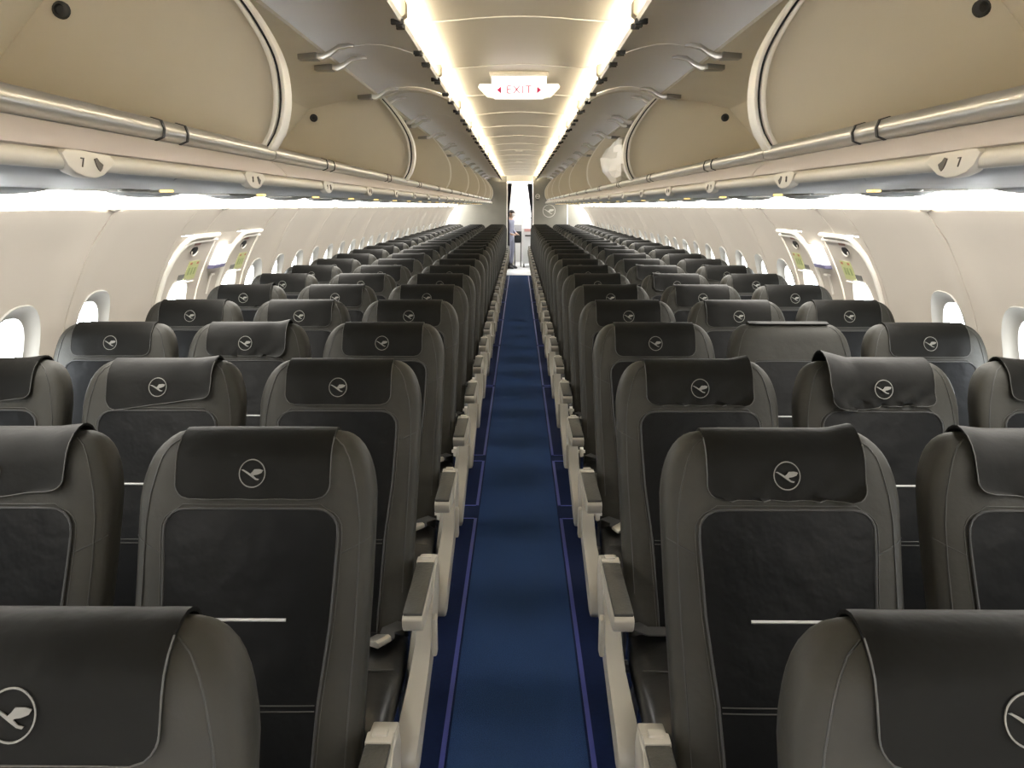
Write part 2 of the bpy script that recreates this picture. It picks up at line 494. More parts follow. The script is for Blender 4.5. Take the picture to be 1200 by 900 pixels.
# ------------------------------------------------------------------ overwing exits
dno = 0
for sx, nm in ((-1, 'left'), (1, 'right')):
    for ei, (y0, y1) in enumerate([(3.915, 4.425), (4.705, 5.155)]):
        dno += 1
        yc = (y0 + y1)/2
        far_s = [-9.0]
        m = MB()
        rings = cell_rings(yc, 1.035, 0.125, 0.165, y0 + 0.004, y1 - 0.004, HB, 1.42)
        m.loft([[wall_pt(sx, y, h, far_s, 0.006) for y, h in r] for r in rings], cap=False)
        m.loft([[wall_pt(sx, y, h, far_s, 0.006) for y, h in rings[-1]], [wall_pt(sx, y, h, far_s, 0.026) for y, h in rings[-1]]], cap=False)
        d = struct(m.obj('door_%d' % dno, M['wall'], None, angle=50))
        # white raised moulding: up the near edge, round the corner and along the top
        pth = [(y0 + 0.0, 0.55 + 0.1*k) for k in range(0, 8)]
        pth += [(y0 + 0.02, 1.33), (y0 + 0.05, 1.375), (y0 + 0.10, 1.405), (y0 + 0.17, 1.415), (y0 + 0.30, 1.416), (y1 - 0.02, 1.416)]
        MB().tube([wall_pt(sx, y, h, far_s, -0.006) for y, h in pth], 0.0125, 8).obj('door_moulding', M['trimwhite'], d)
        MB().tube([wall_pt(sx, y + 0.028, h - 0.028, far_s, -0.002) for y, h in pth], 0.007, 6).obj('inner_moulding', M['trimwhite'], d)
        # handle recess and its red caption
        ho = [(yc + 0.033*math.cos(t) + 0.01, 1.340 + 0.020*math.sin(t)) for t in [2*PI*q/16 for q in range(16)]]
        MB().loft([[wall_pt(sx, y, h, far_s, -0.004) for y, h in ho], [wall_pt(sx, y, h, far_s, 0.008) for y, h in ho]]).obj('handle', M['black'], d)
        MB().tube([wall_pt(sx, yc + 0.01 + 0.036*math.cos(t), 1.337 + 0.023*math.sin(t), far_s, -0.005) for t in [PI + PI*q/8 for q in range(9)]], 0.0035, 5).obj('handle_rim', M['trimwhite'], d)
        def plate(ya, yb, ha, hb, name, m_, out):
            n = 5
            G = [[wall_pt(sx, ya+(yb-ya)*i/2, ha+(hb-ha)*j/n, far_s, out) for j in range(n+1)] for i in range(3)]
            H = [[wall_pt(sx, ya+(yb-ya)*i/2, ha+(hb-ha)*j/n, far_s, out+0.004) for j in range(n+1)] for i in range(3)]
            return MB().sheet(G, H).obj(name, m_, d)
        plate(yc - 0.01, yc + 0.065, 1.368, 1.390, 'handle_caption', M['redlab'], 0.0025)
        plate(yc + 0.025, yc + 0.165, 1.185, 1.283, 'placard', M['placard'], 0.0025)
        plate(yc - 0.055, yc + 0.018, 1.188, 1.218, 'grey_placard', M['greylab'], 0.0025)
        for q in range(3):
            plate(yc + 0.042 + 0.038*q, yc + 0.064 + 0.038*q, 1.210, 1.248, 'pictogram', M['placard_ink'], 0.0012)
        for q in range(2):
            plate(yc + 0.040 + 0.085*q, yc + 0.066 + 0.085*q, 1.264, 1.276, 'placard_symbol', M['red'], 0.0012)
        MB().tube([wall_pt(sx, yc - 0.09 + 0.24*q/8, 1.172, far_s, -0.002) for q in range(9)], 0.0045, 6).obj('shade_handle', M['trimwhite'], d)
        # window in the hatch
        win_no += 1
        iy, ih = 0.112, 0.150
        xin = wx(1.035)
        R = [[wall_pt(sx, y, h, far_s, 0.004) for y, h in oval(yc, 1.035, 0.128, 0.168)],
             [wall_pt(sx, y, h, far_s, 0.002) for y, h in oval(yc, 1.035, 0.122, 0.162)],
             [(sx*(xin + 0.030 + (1.035-h)*0.25), y, h) for y, h in oval(yc, 1.035, iy, ih)],
             [(sx*(xin + 0.050 + (1.035-h)*0.25), y, h) for y, h in oval(yc, 1.035, iy, ih)]]
        wv = MB().loft(R, cap=False).obj('window_surround', M['reveal'], d, angle=50)
        g = oval(yc, 1.035, iy + 0.003, ih + 0.003)
        MB().loft([[(sx*(xin + 0.040 + (1.035-h)*0.25), y, h) for y, h in g], [(sx*(xin + 0.044 + (1.035-h)*0.25), y, h) for y, h in g]]).obj('pane', M['glass'], wv)
    # lit sign on the post between the two hatches
    t = thing('exit_light', 'glowing white exit light on the post between the two hatches %s of the aisle' % nm, 'light', (sx*1.665, 4.565, 1.29))
    y0, y1 = -0.085, 0.085
    def sp(y, h, o): return (sx*(wx(1.29 + h) - o) - sx*1.665, y, h)
    G = lambda ya, yb, ha, hb, o: [[sp(ya + (yb-ya)*i/2, ha + (hb-ha)*j/3, o) for j in range(4)] for i in range(3)]
    MB().sheet(G(-0.085, 0.085, -0.045, 0.062, 0.036), G(-0.085, 0.085, -0.045, 0.062, 0.0)).obj('lens', M['sign'], t, bevel=0.004)
    MB().sheet(G(-0.09, 0.09, -0.066, -0.046, 0.036), G(-0.09, 0.09, -0.066, -0.046, 0.0)).obj('housing', M['purple'], t, bevel=0.003)
    # raised slim grip under it
    gr = MB().tube([wall_pt(sx, 4.565, h, [-9.0], -0.004) for h in (1.185, 1.16, 1.13, 1.10, 1.075)], 0.006, 6)
    gr.box((sx*(wx(1.185)-0.016) - 0.006, 4.54, 1.181), (sx*(wx(1.185)-0.006) + 0.010, 4.59, 1.191))
    tag(gr.obj('grab_handle', M['trimwhite']), 'slim white grab handle under the exit light %s of the aisle' % nm, 'handle')

# ------------------------------------------------------------------ ceiling
liner = []
crown = [(1.545, 1.565), (1.60, 1.66), (1.60, 1.86), (1.52, 2.02), (1.28, 2.22), (0.98, 2.33), (0.5, 2.40), (0, 2.42)]
crown = [(-x, z) for x, z in crown] + [(x, z) for x, z in reversed(crown[:-1])]
ce = struct(MB().ext_profile(crown, Y0, YP, 0.03).obj('ceiling', M['liner']))
cprof = [(0, 2.285), (0.08, 2.2835), (0.16, 2.279), (0.24, 2.272), (0.31, 2.267), (0.36, 2.270), (0.41, 2.284), (0.46, 2.302), (0.54, 2.315), (0.62, 2.318), (0.80, 2.318)]
cprof = [(-x, z) for x, z in reversed(cprof[1:])] + cprof
cs = [YP - 0.04]
while cs[-1] > -2.0: cs.append(cs[-1] - 1.066)
cs = cs[::-1]
CS2 = [4.37 + 1.066*k for k in range(-10, 15)]
CS2 = [q for q in CS2 if q < YP - 0.2] + [YP]
for a, b in zip(CS2, CS2[1:]):
    MB().ext_profile(cprof, a + 0.003, b - 0.003, 0.012).obj('ceiling_panel', M['ceil'], ce, angle=50)
    # slim proud joint strip
    MB().ext_profile([(x, z - 0.004) for x, z in cprof[3:-3]], b - 0.006, b + 0.006, 0.004).obj('joint_strip', M['trimwhite'], ce)
for sx in (-1, 1):
    for a, b in zip(CS2[::2], CS2[2::2] + [YP]):
        if b - a < 0.2: continue
        MB().tube([(sx*0.445, a + 0.02, 2.226), (sx*0.445, b - 0.02, 2.226)], 0.008, 8).obj('light_tube', M['cove'], ce)
for y, w_ in ((5.02, 0.05), (8.6, 0.05), (11.0, 0.05), (13.6, 0.05)):
    MB().box((-w_, y - 0.012, 2.277), (w_, y + 0.012, 2.284)).obj('speaker_slot', M['black'] if y < 6 else M['trimwhite'], ce)
MB().box((-0.28, -6.1, 2.245), (0.28, -4.9, 2.262)).obj('added_fill_light', M['front_fill'], ce)  # unseen lamp, added behind the camera to brighten end panels and bin doors

# exit sign hanging under the ceiling
t = thing('exit_sign', 'glowing white and red exit sign hanging from the ceiling over the aisle', 'sign', (0, 4.62, 2.20))
MB().prism([(-0.135, -0.055), (0.135, -0.055), (0.150, 0.012), (0.150, 0.062), (-0.150, 0.062), (-0.150, 0.012)], 'y', -0.022, 0.022).obj('lens', M['sign'], t, bevel=0.004)
for sx in (-1, 1):
    MB().prism([(sx*0.137, -0.052), (sx*0.175, -0.046), (sx*0.225, 0.005), (sx*0.215, 0.022), (sx*0.152, 0.022), (sx*0.152, 0.01)], 'y', -0.018, 0.018).obj('side_wing', M['signwarm'], t, bevel=0.003)
MB().box((-0.16, -0.05, 0.060), (0.16, 0.05, 0.083)).obj('housing', M['ceil'], t, bevel=0.005)
o = link('lettering', text_mesh('lettering', 'EXIT', 0.062, M['signred'], 0.001, 1.15), t, (0, -0.0265, -0.012)); o.rotation_euler = (PI/2, 0, 0)
for sx in (-1, 1):
    MB().prism([(sx*0.122, -0.012), (sx*0.098, 0.008), (sx*0.098, -0.032)], 'y', -0.0275, -0.0225).obj('arrow', M['signred'], t)

# ------------------------------------------------------------------ end walls
struct(MB().box((-1.9, Y0 - 0.05, 0), (1.9, Y0, 2.45)).obj('wall_front', M['white']))
DX0, DX1, DH = -0.295, 0.355, 2.135
def inner_outline(sx, xa):
    """half cabin outline between the doorway jamb and the fuselage"""
    pts = [(xa, 0.0)]
    pts += [(sx*x, h) for h, x in WPROF[::6]]
    pts += [(sx*1.60, 1.66), (sx*1.60, 1.86), (sx*1.52, 2.02), (sx*1.28, 2.22), (sx*0.98, 2.33), (sx*0.5, 2.40), (xa, 2.41)]
    return pts
pw = struct(MB().prism([(DX0, DH), (DX1, DH), (DX1, 2.41), (DX0, 2.41)], 'y', YP, YP + 0.05).obj('wall_back', M['offwhite']))
MB().prism(inner_outline(-1, DX0), 'y', YP, YP + 0.045).obj('partition_panel', M['partition'], pw)
MB().prism(inner_outline(1, DX1), 'y', YP, YP + 0.045).obj('partition_panel', M['partition'], pw)
MB().box((DX0 - 0.005, YP - 0.012, 0), (DX0 + 0.018, YP + 0.06, DH)).obj('door_jamb', M['offwhite'], pw, bevel=0.003)
MB().box((DX1 - 0.018, YP - 0.012, 0), (DX1 + 0.005, YP + 0.06, DH)).obj('door_jamb', M['offwhite'], pw, bevel=0.003)
MB().box((1.175, YP - 0.006, 0.3), (1.195, YP, 1.62)).obj('joint_strip', M['trimwhite'], pw)
def ring_flat(m, c, r, wd, y, dy, n=40):
    a = [[(c[0] + q*math.cos(2*PI*k/n), y_, c[1] + q*math.sin(2*PI*k/n)) for k in range(n)] for q, y_ in ((r, y), (r, y - dy), (r - wd, y - dy), (r - wd, y))]
    m.loft(a + [a[0]], cap=False)
BIRD = [(-.84,.25),(-.68,.27),(-.38,.12),(-.14,-.02),(0,.10),(.14,.28),(.55,.29),(.82,.22),(.70,.03),(.40,-.08),(.14,-.12),(.10,-.17),(.30,-.35),(.54,-.40),(.47,-.48),(.24,-.43),(-.05,-.24),(-.40,.0),(-.70,.19)]
def bird_faces(pts):
    n = len(pts)
    return pts
def flat_bird(m, c, r, y, dy):
    poly = [(c[0] + x*r, c[1] + z*r) for x, z in BIRD]
    m.loft([[(x, y, z) for x, z in poly], [(x, y - dy, z) for x, z in poly]])
m = MB(); ring_flat(m, (0.735, 1.445), 0.155, 0.013, YP, 0.004); flat_bird(m, (0.735, 1.445), 0.150, YP, 0.004)
m.obj('emblem', mat('emblem_silver', (0.42, 0.40, 0.35, 1), 0.4), pw)
m = MB(); ring_flat(m, (0.455, 1.79), 0.055, 0.010, YP, 0.004, 24)
m.box((0.40, YP - 0.004, 1.785), (0.51, YP, 1.797)); m.obj('round_symbol', M['offwhite'], pw)
MB().box((0.42, YP - 0.004, 1.70), (0.49, YP, 1.72)).obj('symbol_bar', M['black'], pw)
# dark curtains gathered at both sides of the doorway
for nm, x0, sg in (('left', DX0 + 0.02, 1), ('right', DX1 - 0.02, -1)):
    m = MB(); G = []; H = []
    for i in range(15):
        h = 2.10 - 2.0*i/14
        wtop = 0.115 if sg > 0 else 0.14
        wd = interp([(0.1, 0.055), (0.9, 0.045), (1.35, 0.03), (2.10, wtop)], h)
        row = []; row2 = []
        for j in range(13):
            x = x0 + sg*wd*j/12; f = 0.014*math.sin(j*1.6 + i*0.1)
            row.append((x, YP + 0.075 + f, h)); row2.append((x, YP + 0.080 + f, h))
        G.append(row); H.append(row2)
    o = m.sheet(G, H).obj('curtain', M['curtain'])
    tag(o, 'black curtain gathered at the %s jamb of the far doorway' % nm, 'curtain', 'curtains of the far doorway')

# ================================================================== OVERHEAD BINS
BPROF = [(0.690, 1.712), (1.00, 1.702), (1.40, 1.700), (1.51, 1.75), (1.50, 1.88), (1.42, 1.965), (1.24, 2.13), (1.05, 2.175), (0.80, 2.190)]
EDGE = smooth_tab([(1.715, 0.680), (1.76, 0.650), (1.82, 0.632), (1.88, 0.629), (1.95, 0.640), (2.03, 0.678), (2.11, 0.733), (2.185, 0.800)], 22)   # (z, x)
DPROF = [(0.800, 2.190), (0.755, 2.212), (0.70, 2.228), (0.64, 2.2355), (0.58, 2.2335), (0.52, 2.222), (0.46, 2.204), (0.404, 2.180)]
DIV = [-2.88, -0.355] + [2.27 + 2.625*k for k in range(7)] + [YP - 0.10]
BINW = ['bin above the nearest rows', 'second bin', 'third bin', 'fourth bin', 'fifth bin', 'sixth bin', 'seventh bin', 'farthest bin']
for sx, nm in ((-1, 'left'), (1, 'right')):
    for k, (a, b) in enumerate(zip(DIV, DIV[1:])):
        L = b - a
        if k == 0: lab = 'open beige overhead bin %s of the aisle, out of view behind the nearest one' % nm
        else: lab = 'open beige overhead luggage bin %s of the aisle, %s from the near end' % (nm, ORD[k-1] if k < 9 else 'farthest')
        if k == 1: lab = 'open beige overhead luggage bin %s of the aisle, nearest, with big end panel' % nm
        t = thing('overhead_bin', lab, 'overhead bin', (sx*0.674, a, 1.70), 'overhead bins %s of the aisle' % nm)
        ox, oz = sx*0.674, 1.70
        P = lambda pr: [(sx*x - ox, z - oz) for x, z in pr]
        MB().ext_profile(P(BPROF), 0.0, L, 0.014*sx).obj('shell', M['bin'], t)
        # end panel closing the compartment at its far side
        out = [(x, z) for z, x in EDGE] + [(1.05, 2.172), (1.24, 2.127), (1.42, 1.962), (1.497, 1.88), (1.507, 1.752), (1.40, 1.703)]
        MB().prism(P(out), 'y', L - 0.030, L - 0.004).obj('end_panel', M['bin'], t)
        thick = 0.016 if k == 2 else 0.010
        eo = [(x - 0.006, z) for z, x in EDGE]
        def band(y0, y1, d0, d1):
            G = []
            for y in (y0, y1):
                G.append([(sx*(x - d1) - ox, y, z - oz) for x, z in eo])
            H = []
            for y in (y0, y1):
                H.append([(sx*(x + d0) - ox, y, z - oz) for x, z in eo])
            return MB().sheet(G, H)
        if k in (1, 2):
            band(L - 0.066, L - 0.032, 0.026, -0.013).obj('edge_trim', M['trimwhite'], t, bevel=0.002)
            band(L - 0.052, L - 0.032, 0.013, -0.004).obj('edge_seal', M['rubber'], t)
            band(L - 0.066, L - 0.001, 0.004, 0.012 if k == 2 else 0.006).obj('edge_frame', M['trimwhite'], t, bevel=0.002)
            if k == 2:
                G = [[(sx*x - ox, y, z - 0.020 - oz) for x, z in DPROF] for y in (L - 0.085, L - 0.001)]
                H = [[(sx*x - ox, y, z - 0.001 - oz) for x, z in DPROF] for y in (L - 0.085, L - 0.001)]
                MB().sheet(G, H).obj('arch_trim', M['trimwhite'], t)
        else:
            band(L - 0.016, L - 0.001, 0.012, 0.004).obj('edge_trim', M['trimwhite'], t, bevel=0.002)
        # lip rail, with the lock segments at the middle of each door
        rp = [(0.672, 1.697), (0.690, 1.690), (0.706, 1.698), (0.706, 1.722), (0.690, 1.731), (0.674, 1.726), (0.669, 1.712)]
        MB().prism(P(rp), 'y', 0.004, L - 0.004).obj('lip_rail', M['railm'], t, angle=60)
        nd = 2 if L > 2 else 1
        dl = L/nd
        for q in range(nd):
            yc = dl*(q + 0.5)
            rb = [(0.690 + (x-0.690)*1.12, 1.712 + (z-1.712)*1.10) for x, z in rp]
            for s_ in (-1, 1):
                MB().prism(P(rb), 'y', yc + s_*0.055 - 0.004, yc + s_*0.055 + 0.004).obj('lock_ring', M['rubber'], t)
        # pinkish valance below the rail
        MB().ext_profile(P([(0.690, 1.692), (0.671, 1.680), (0.655, 1.667), (0.647, 1.656), (0.644, 1.650)]), 0.003, L - 0.003, 0.010*sx).obj('valance', M['pink'], t, angle=60)
        # swung-up doors with latches
        for q in range(nd):
            y0, y1 = dl*q + 0.005, dl*(q+1) - (0.09 if k == 2 and q == nd - 1 else 0.005)
            dd = MB().ext_profile(P(DPROF), y0, y1, -0.016*sx if sx < 0 else -0.016).obj('door', M['door'], t, angle=50)
            if k > 0:
                for yy in (y0 + 0.13, y1 - 0.13):
                    lt = MB()
                    for da in (-0.018, 0.018):
                        lt.box((sx*0.412 - ox - 0.016, yy + da - 0.005, 2.168 - oz), (sx*0.412 - ox + 0.018, yy + da + 0.005, 2.182 - oz))
                    lt.box((sx*0.402 - ox - 0.005, yy - 0.022, 2.166 - oz), (sx*0.402 - ox + 0.005, yy + 0.022, 2.176 - oz))
                    lt.obj('latch', M['black'], dd)
                yy = (y0 + y1)/2
                lt = MB().box((sx*0.415 - ox - 0.022, yy - 0.030, 2.172 - oz), (sx*0.415 - ox + 0.022, yy - 0.014, 2.190 - oz))
                lt.box((sx*0.410 - ox - 0.012, yy - 0.014, 2.166 - oz), (sx*0.410 - ox + 0.012, yy + 0.012, 2.184 - oz))
                lt.box((sx*0.405 - ox - 0.020, yy + 0.012, 2.164 - oz), (sx*0.405 - ox + 0.010, yy + 0.026, 2.182 - oz))
                lt.obj('catch', M['black'], dd, bevel=0.002)
                br = MB().prism([(sx*0.385 - ox, 2.205 - oz), (sx*0.405 - ox, 2.190 - oz), (sx*0.425 - ox, 2.200 - oz), (sx*0.425 - ox, 2.255 - oz), (sx*0.385 - ox, 2.25 - oz)], 'y', yy - 0.03, yy + 0.03)
                br.obj('striker', M['bracket'], t, bevel=0.003)
                # hinge arms from the bin edge onto the door
                for yy in (y0 + 0.13, y1 - 0.13):
                    hm = MB()
                    arc = [(0.835, 2.168), (0.800, 2.160), (0.770, 2.176), (0.735, 2.200), (0.695, 2.206), (0.672, 2.204)]
                    rings = []
                    for i, (x, z) in enumerate(arc):
                        hh = (0.010, 0.013, 0.012, 0.010, 0.008, 0.005)[i]; ww = (0.024, 0.018, 0.010, 0.009, 0.009, 0.008)[i]
                        rings.append([(sx*x - ox, yy - ww, z - hh - oz), (sx*x - ox, yy + ww, z - hh - oz), (sx*x - ox, yy + ww, z + hh - oz), (sx*x - ox, yy - ww, z + hh - oz)])
                    hm.loft(rings).obj('hinge', M['metal'], t, bevel=0.002)
                    hb = MB().prism([(sx*0.82 - ox, yy - 0.035), (sx*0.90 - ox, yy - 0.024), (sx*0.90 - ox, yy + 0.024), (sx*0.82 - ox, yy + 0.035)], 'z', 2.150 - oz, 2.182 - oz)
                    hb.obj('hinge_base', M['hingebase'], t, bevel=0.003)
        # round rubber bumper near the top of the end panel
        if k > 0:
            rings = []
            for r, y in ((0.022, L - 0.030), (0.022, L - 0.042), (0.013, L - 0.048), (0.011, L - 0.040)):
                rings.append([(sx*1.20 - ox + r*math.cos(2*PI*q/16), y, 2.07 - oz + r*math.sin(2*PI*q/16)) for q in range(16)])
            MB().loft(rings).obj('bumper', M['rubber'], t)
            # raised triangular gusset in the rear upper corner of the bay
            MB().prism([(sx*1.49 - ox, 1.84 - oz), (sx*1.225 - ox, 2.118 - oz), (sx*1.40 - ox, 1.97 - oz)], 'y', 0.4, L - 0.031).obj('rear_liner', M['bin'], t)

# white plastic bag left in the fourth right bin
m = MB(); rings = []
rb = random.Random(4)
for i in range(12):
    tt = PI*(i + 0.3)/11.6
    ring = []
    for j in range(22):
        a = 2*PI*j/22
        r = 1 + 0.16*math.sin(3*a + i*0.9) + 0.10*rb.uniform(-1, 1)
        ring.append((0.16*math.sin(tt)*math.cos(a)*r, 0.44*math.sin(tt)*math.sin(a)*r, 0.20 - 0.195*math.cos(tt) + 0.012*rb.uniform(-1, 1)))
    rings.append(ring)
o = m.loft(rings).obj('plastic_bag', M['bag'], None, angle=25, loc=(0.865, 6.84, 1.716))
tag(o, 'crumpled white plastic bag lying in an open overhead bin right of the aisle', 'bag')

# ================================================================== PASSENGER SERVICE UNITS
PITCH = 0.737
NUM = dict(enumerate('three four five six seven eight nine ten eleven twelve thirteen fourteen fifteen sixteen seventeen eighteen nineteen twenty twenty-one twenty-two twenty-three twenty-four twenty-five twenty-six twenty-seven twenty-eight twenty-nine thirty thirty-one'.split(), 3))
PSU = [(0.634, 1.628), (0.650, 1.616), (0.70, 1.611), (0.82, 1.609), (1.00, 1.608), (1.16, 1.608), (1.205, 1.614), (1.225, 1.634)]
for sx, nm in ((-1, 'left'), (1, 'right')):
    for k in range(-4, 25):
        ya = 0.80 + PITCH*k
        yb = min(ya + PITCH, YP - 0.02)
        no = 7 + k
        t = thing('service_panel', 'grey service panel %s of the aisle whose plate shows row %s' % (nm, NUM[no]), 'service panel', (sx*0.634, ya, 1.61), 'service panels %s of the aisle' % nm)
        ox, oz = sx*0.634, 1.61
        L = yb - ya
        MB().ext_profile([(sx*x - ox, z - oz) for x, z in PSU], 0.002, L - 0.002, 0.012*sx).obj('panel', M['psu'], t, angle=50)
        MB().tube([(0, 0.0, 0.0225), (0, L, 0.0225)], 0.0132, 18).obj('handrail', M['tube'], t)
        # downward bulging air-outlet pod, reading lights and glowing call light
        MB().ellipsoid((sx*0.50, 0.20, 0.003), (0.085, 0.19, 0.020), 20, 8).obj('outlet_pod', M['psu'], t)
        if k >= -1:
            for q in range(3):
                c = (sx*0.30, 0.40 + 0.075*q, -0.003)
                MB().ellipsoid(c, (0.022, 0.022, 0.006), 12, 6).obj('reading_light', M['metal'], t)
            MB().box((sx*0.235 - 0.012, 0.455, -0.008), (sx*0.235 + 0.012, 0.485, -0.002)).obj('call_light', M['yellow'], t, bevel=0.002)
            MB().box((sx*0.36 - 0.045, 0.36, -0.006), (sx*0.36 + 0.045, 0.60, -0.001)).obj('light_bezel', M['trimwhite'], t, bevel=0.002)
            # spoon-shaped row plate hanging over the handrail
            yc = 0.385
            pl = [(yc - 0.075, 0.030), (yc - 0.062, 0.014), (yc - 0.045, 0.005), (yc - 0.02, 0.000), (yc + 0.008, -0.001), (yc + 0.032, 0.004), (yc + 0.050, 0.013), (yc + 0.072, 0.024), (yc + 0.055, 0.034), (yc - 0.04, 0.037), (yc - 0.065, 0.036)]
            R = [[(-sx*(0.0165 - 0.25*(z - 0.02)*0), y, z) for y, z in pl], [(sx*0.004, y, z) for y, z in pl]]
            rp_ = MB().loft(R).obj('row_plate', M['tube'], t, bevel=0.002)
            o = link('row_number', text_mesh('row_number', str(no), 0.019, M['ink'], 0.0006), rp_, (-sx*0.0172, yc - 0.026, 0.019))
            o.rotation_euler = (PI/2, 0, PI/2 if sx < 0 else -PI/2)
            # seat pictogram
            sy = yc + 0.016
            ic = [(sy - 0.010, 0.026), (sy - 0.002, 0.028), (sy + 0.004, 0.023), (sy + 0.014, 0.019), (sy + 0.010, 0.013), (sy + 0.004, 0.009), (sy - 0.001, 0.012), (sy - 0.006, 0.018)]
            MB().loft([[(-sx*0.0178, y, z) for y, z in ic], [(-sx*0.0164, y, z) for y, z in ic]]).obj('seat_symbol', M['ink'], rp_)

# ================================================================== SEATS
HTOP = 1.132
FY = smooth_tab([(0.38, -0.325), (0.47, -0.295), (0.56, -0.245), (0.68, -0.187), (0.81, -0.122), (0.90, -0.085), (0.99, -0.052), (1.07, -0.022), (1.132, 0.0), (1.15, 0.007)], 80)
TK = 0.105
RZ, RX, W0 = 0.145, 0.082, 0.230
def seat_w(h):
    w = interp([(0.38, 0.208), (0.60, 0.220), (0.85, 0.226), (1.0, W0), (1.2, W0)], h)
    if h > HTOP - RZ:
        k = min(1.0, (h - (HTOP - RZ))/RZ)
        w = w - RX + RX*math.sqrt(max(0.0, 1 - k**2.3))
    return w
def seat_t(h):
    if h > HTOP - 0.045:
        k = min(1.0, (h - (HTOP - 0.045))/0.045)
        return TK*math.sqrt(max(0.0008, 1 - k*k))
    return TK
NSUP = 4.2
def front(x, h, e=0.0):
    w = seat_w(h)
    q = max(0.0, 1 - abs(x/w)**NSUP) ** (1/NSUP)
    return interp(FY, h) + TK/2 - seat_t(h)/2*q - e
def build_backrest():
    hs = [0.39 + 0.0445*k for k in range(15)] + [1.035, 1.055, 1.073, 1.087, 1.100, 1.112, 1.121, 1.127, 1.131, 1.132]
    rings = []
    n = 44
    for h in hs:
        w = seat_w(h); t_ = seat_t(h)/2; yc = interp(FY, h) + TK/2
        ring = []
        for k in range(n):
            a = 2*PI*k/n
            c, s_ = math.cos(a), math.sin(a)
            ring.append((w*math.copysign(abs(c)**(2/NSUP), c), yc + t_*math.copysign(abs(s_)**(2/NSUP), s_), h))
        rings.append(ring)
    return MB().loft(rings).mesh('backrest', M['leather'], 40)
def patch(hw, h0, h1, rc, e, th, rows=22, cols=15, bottom_round=False, top_round=True, fold=0.0):
    """sheet lying on the front of the backrest, rounded at its upper corners"""
    G = []; H = []
    for i in range(rows + 1):
        f = i/rows
        f = f*f*(1.6 - 0.6*f)
        h = h1 - (h1 - h0)*f
        w = hw(h)
        d = h1 - h
        if top_round and d < rc: w = w - rc + math.sqrt(max(0.0, rc*rc - (rc - d)**2))
        d = h - h0
        if bottom_round and d < rc: w = w - rc + math.sqrt(max(0.0, rc*rc - (rc - d)**2))
        r1 = []; r2 = []
        for j in range(cols):
            u = -1 + 2*j/(cols-1)
            x = w*u
            r1.append((x, front(x, h, e), h)); r2.append((x, front(x, h, e - th), h))
        G.append(r1); H.append(r2)
    return G, H
def hw_insert(h): return interp([(0.42, 0.132), (0.55, 0.136), (0.68, 0.142), (0.82, 0.157), (0.95, 0.164), (1.01, 0.165)], h)
def border(G):
    return [r[-1] for r in G] , [r[0] for r in G]
CH0 = 1.024
def cover_pt(x, s_, e):
    """s_>0: metres below the front shoulder, s_ as angle when negative (over the top)"""
    if s_ >= 0:
        h = HTOP - 0.045 - s_
        return (x, front(x, h, e), h)
    a = -s_
    h = HTOP - 0.045 + 0.045*math.sin(a)
    w = seat_w(h)
    q = max(0.0, 1 - abs(x/w)**NSUP) ** (1/NSUP)
    yc = interp(FY, h) + TK/2
    return (x, yc - TK/2*math.cos(a)*max(q, 0.72) - e*math.cos(a), h + e*math.sin(a))
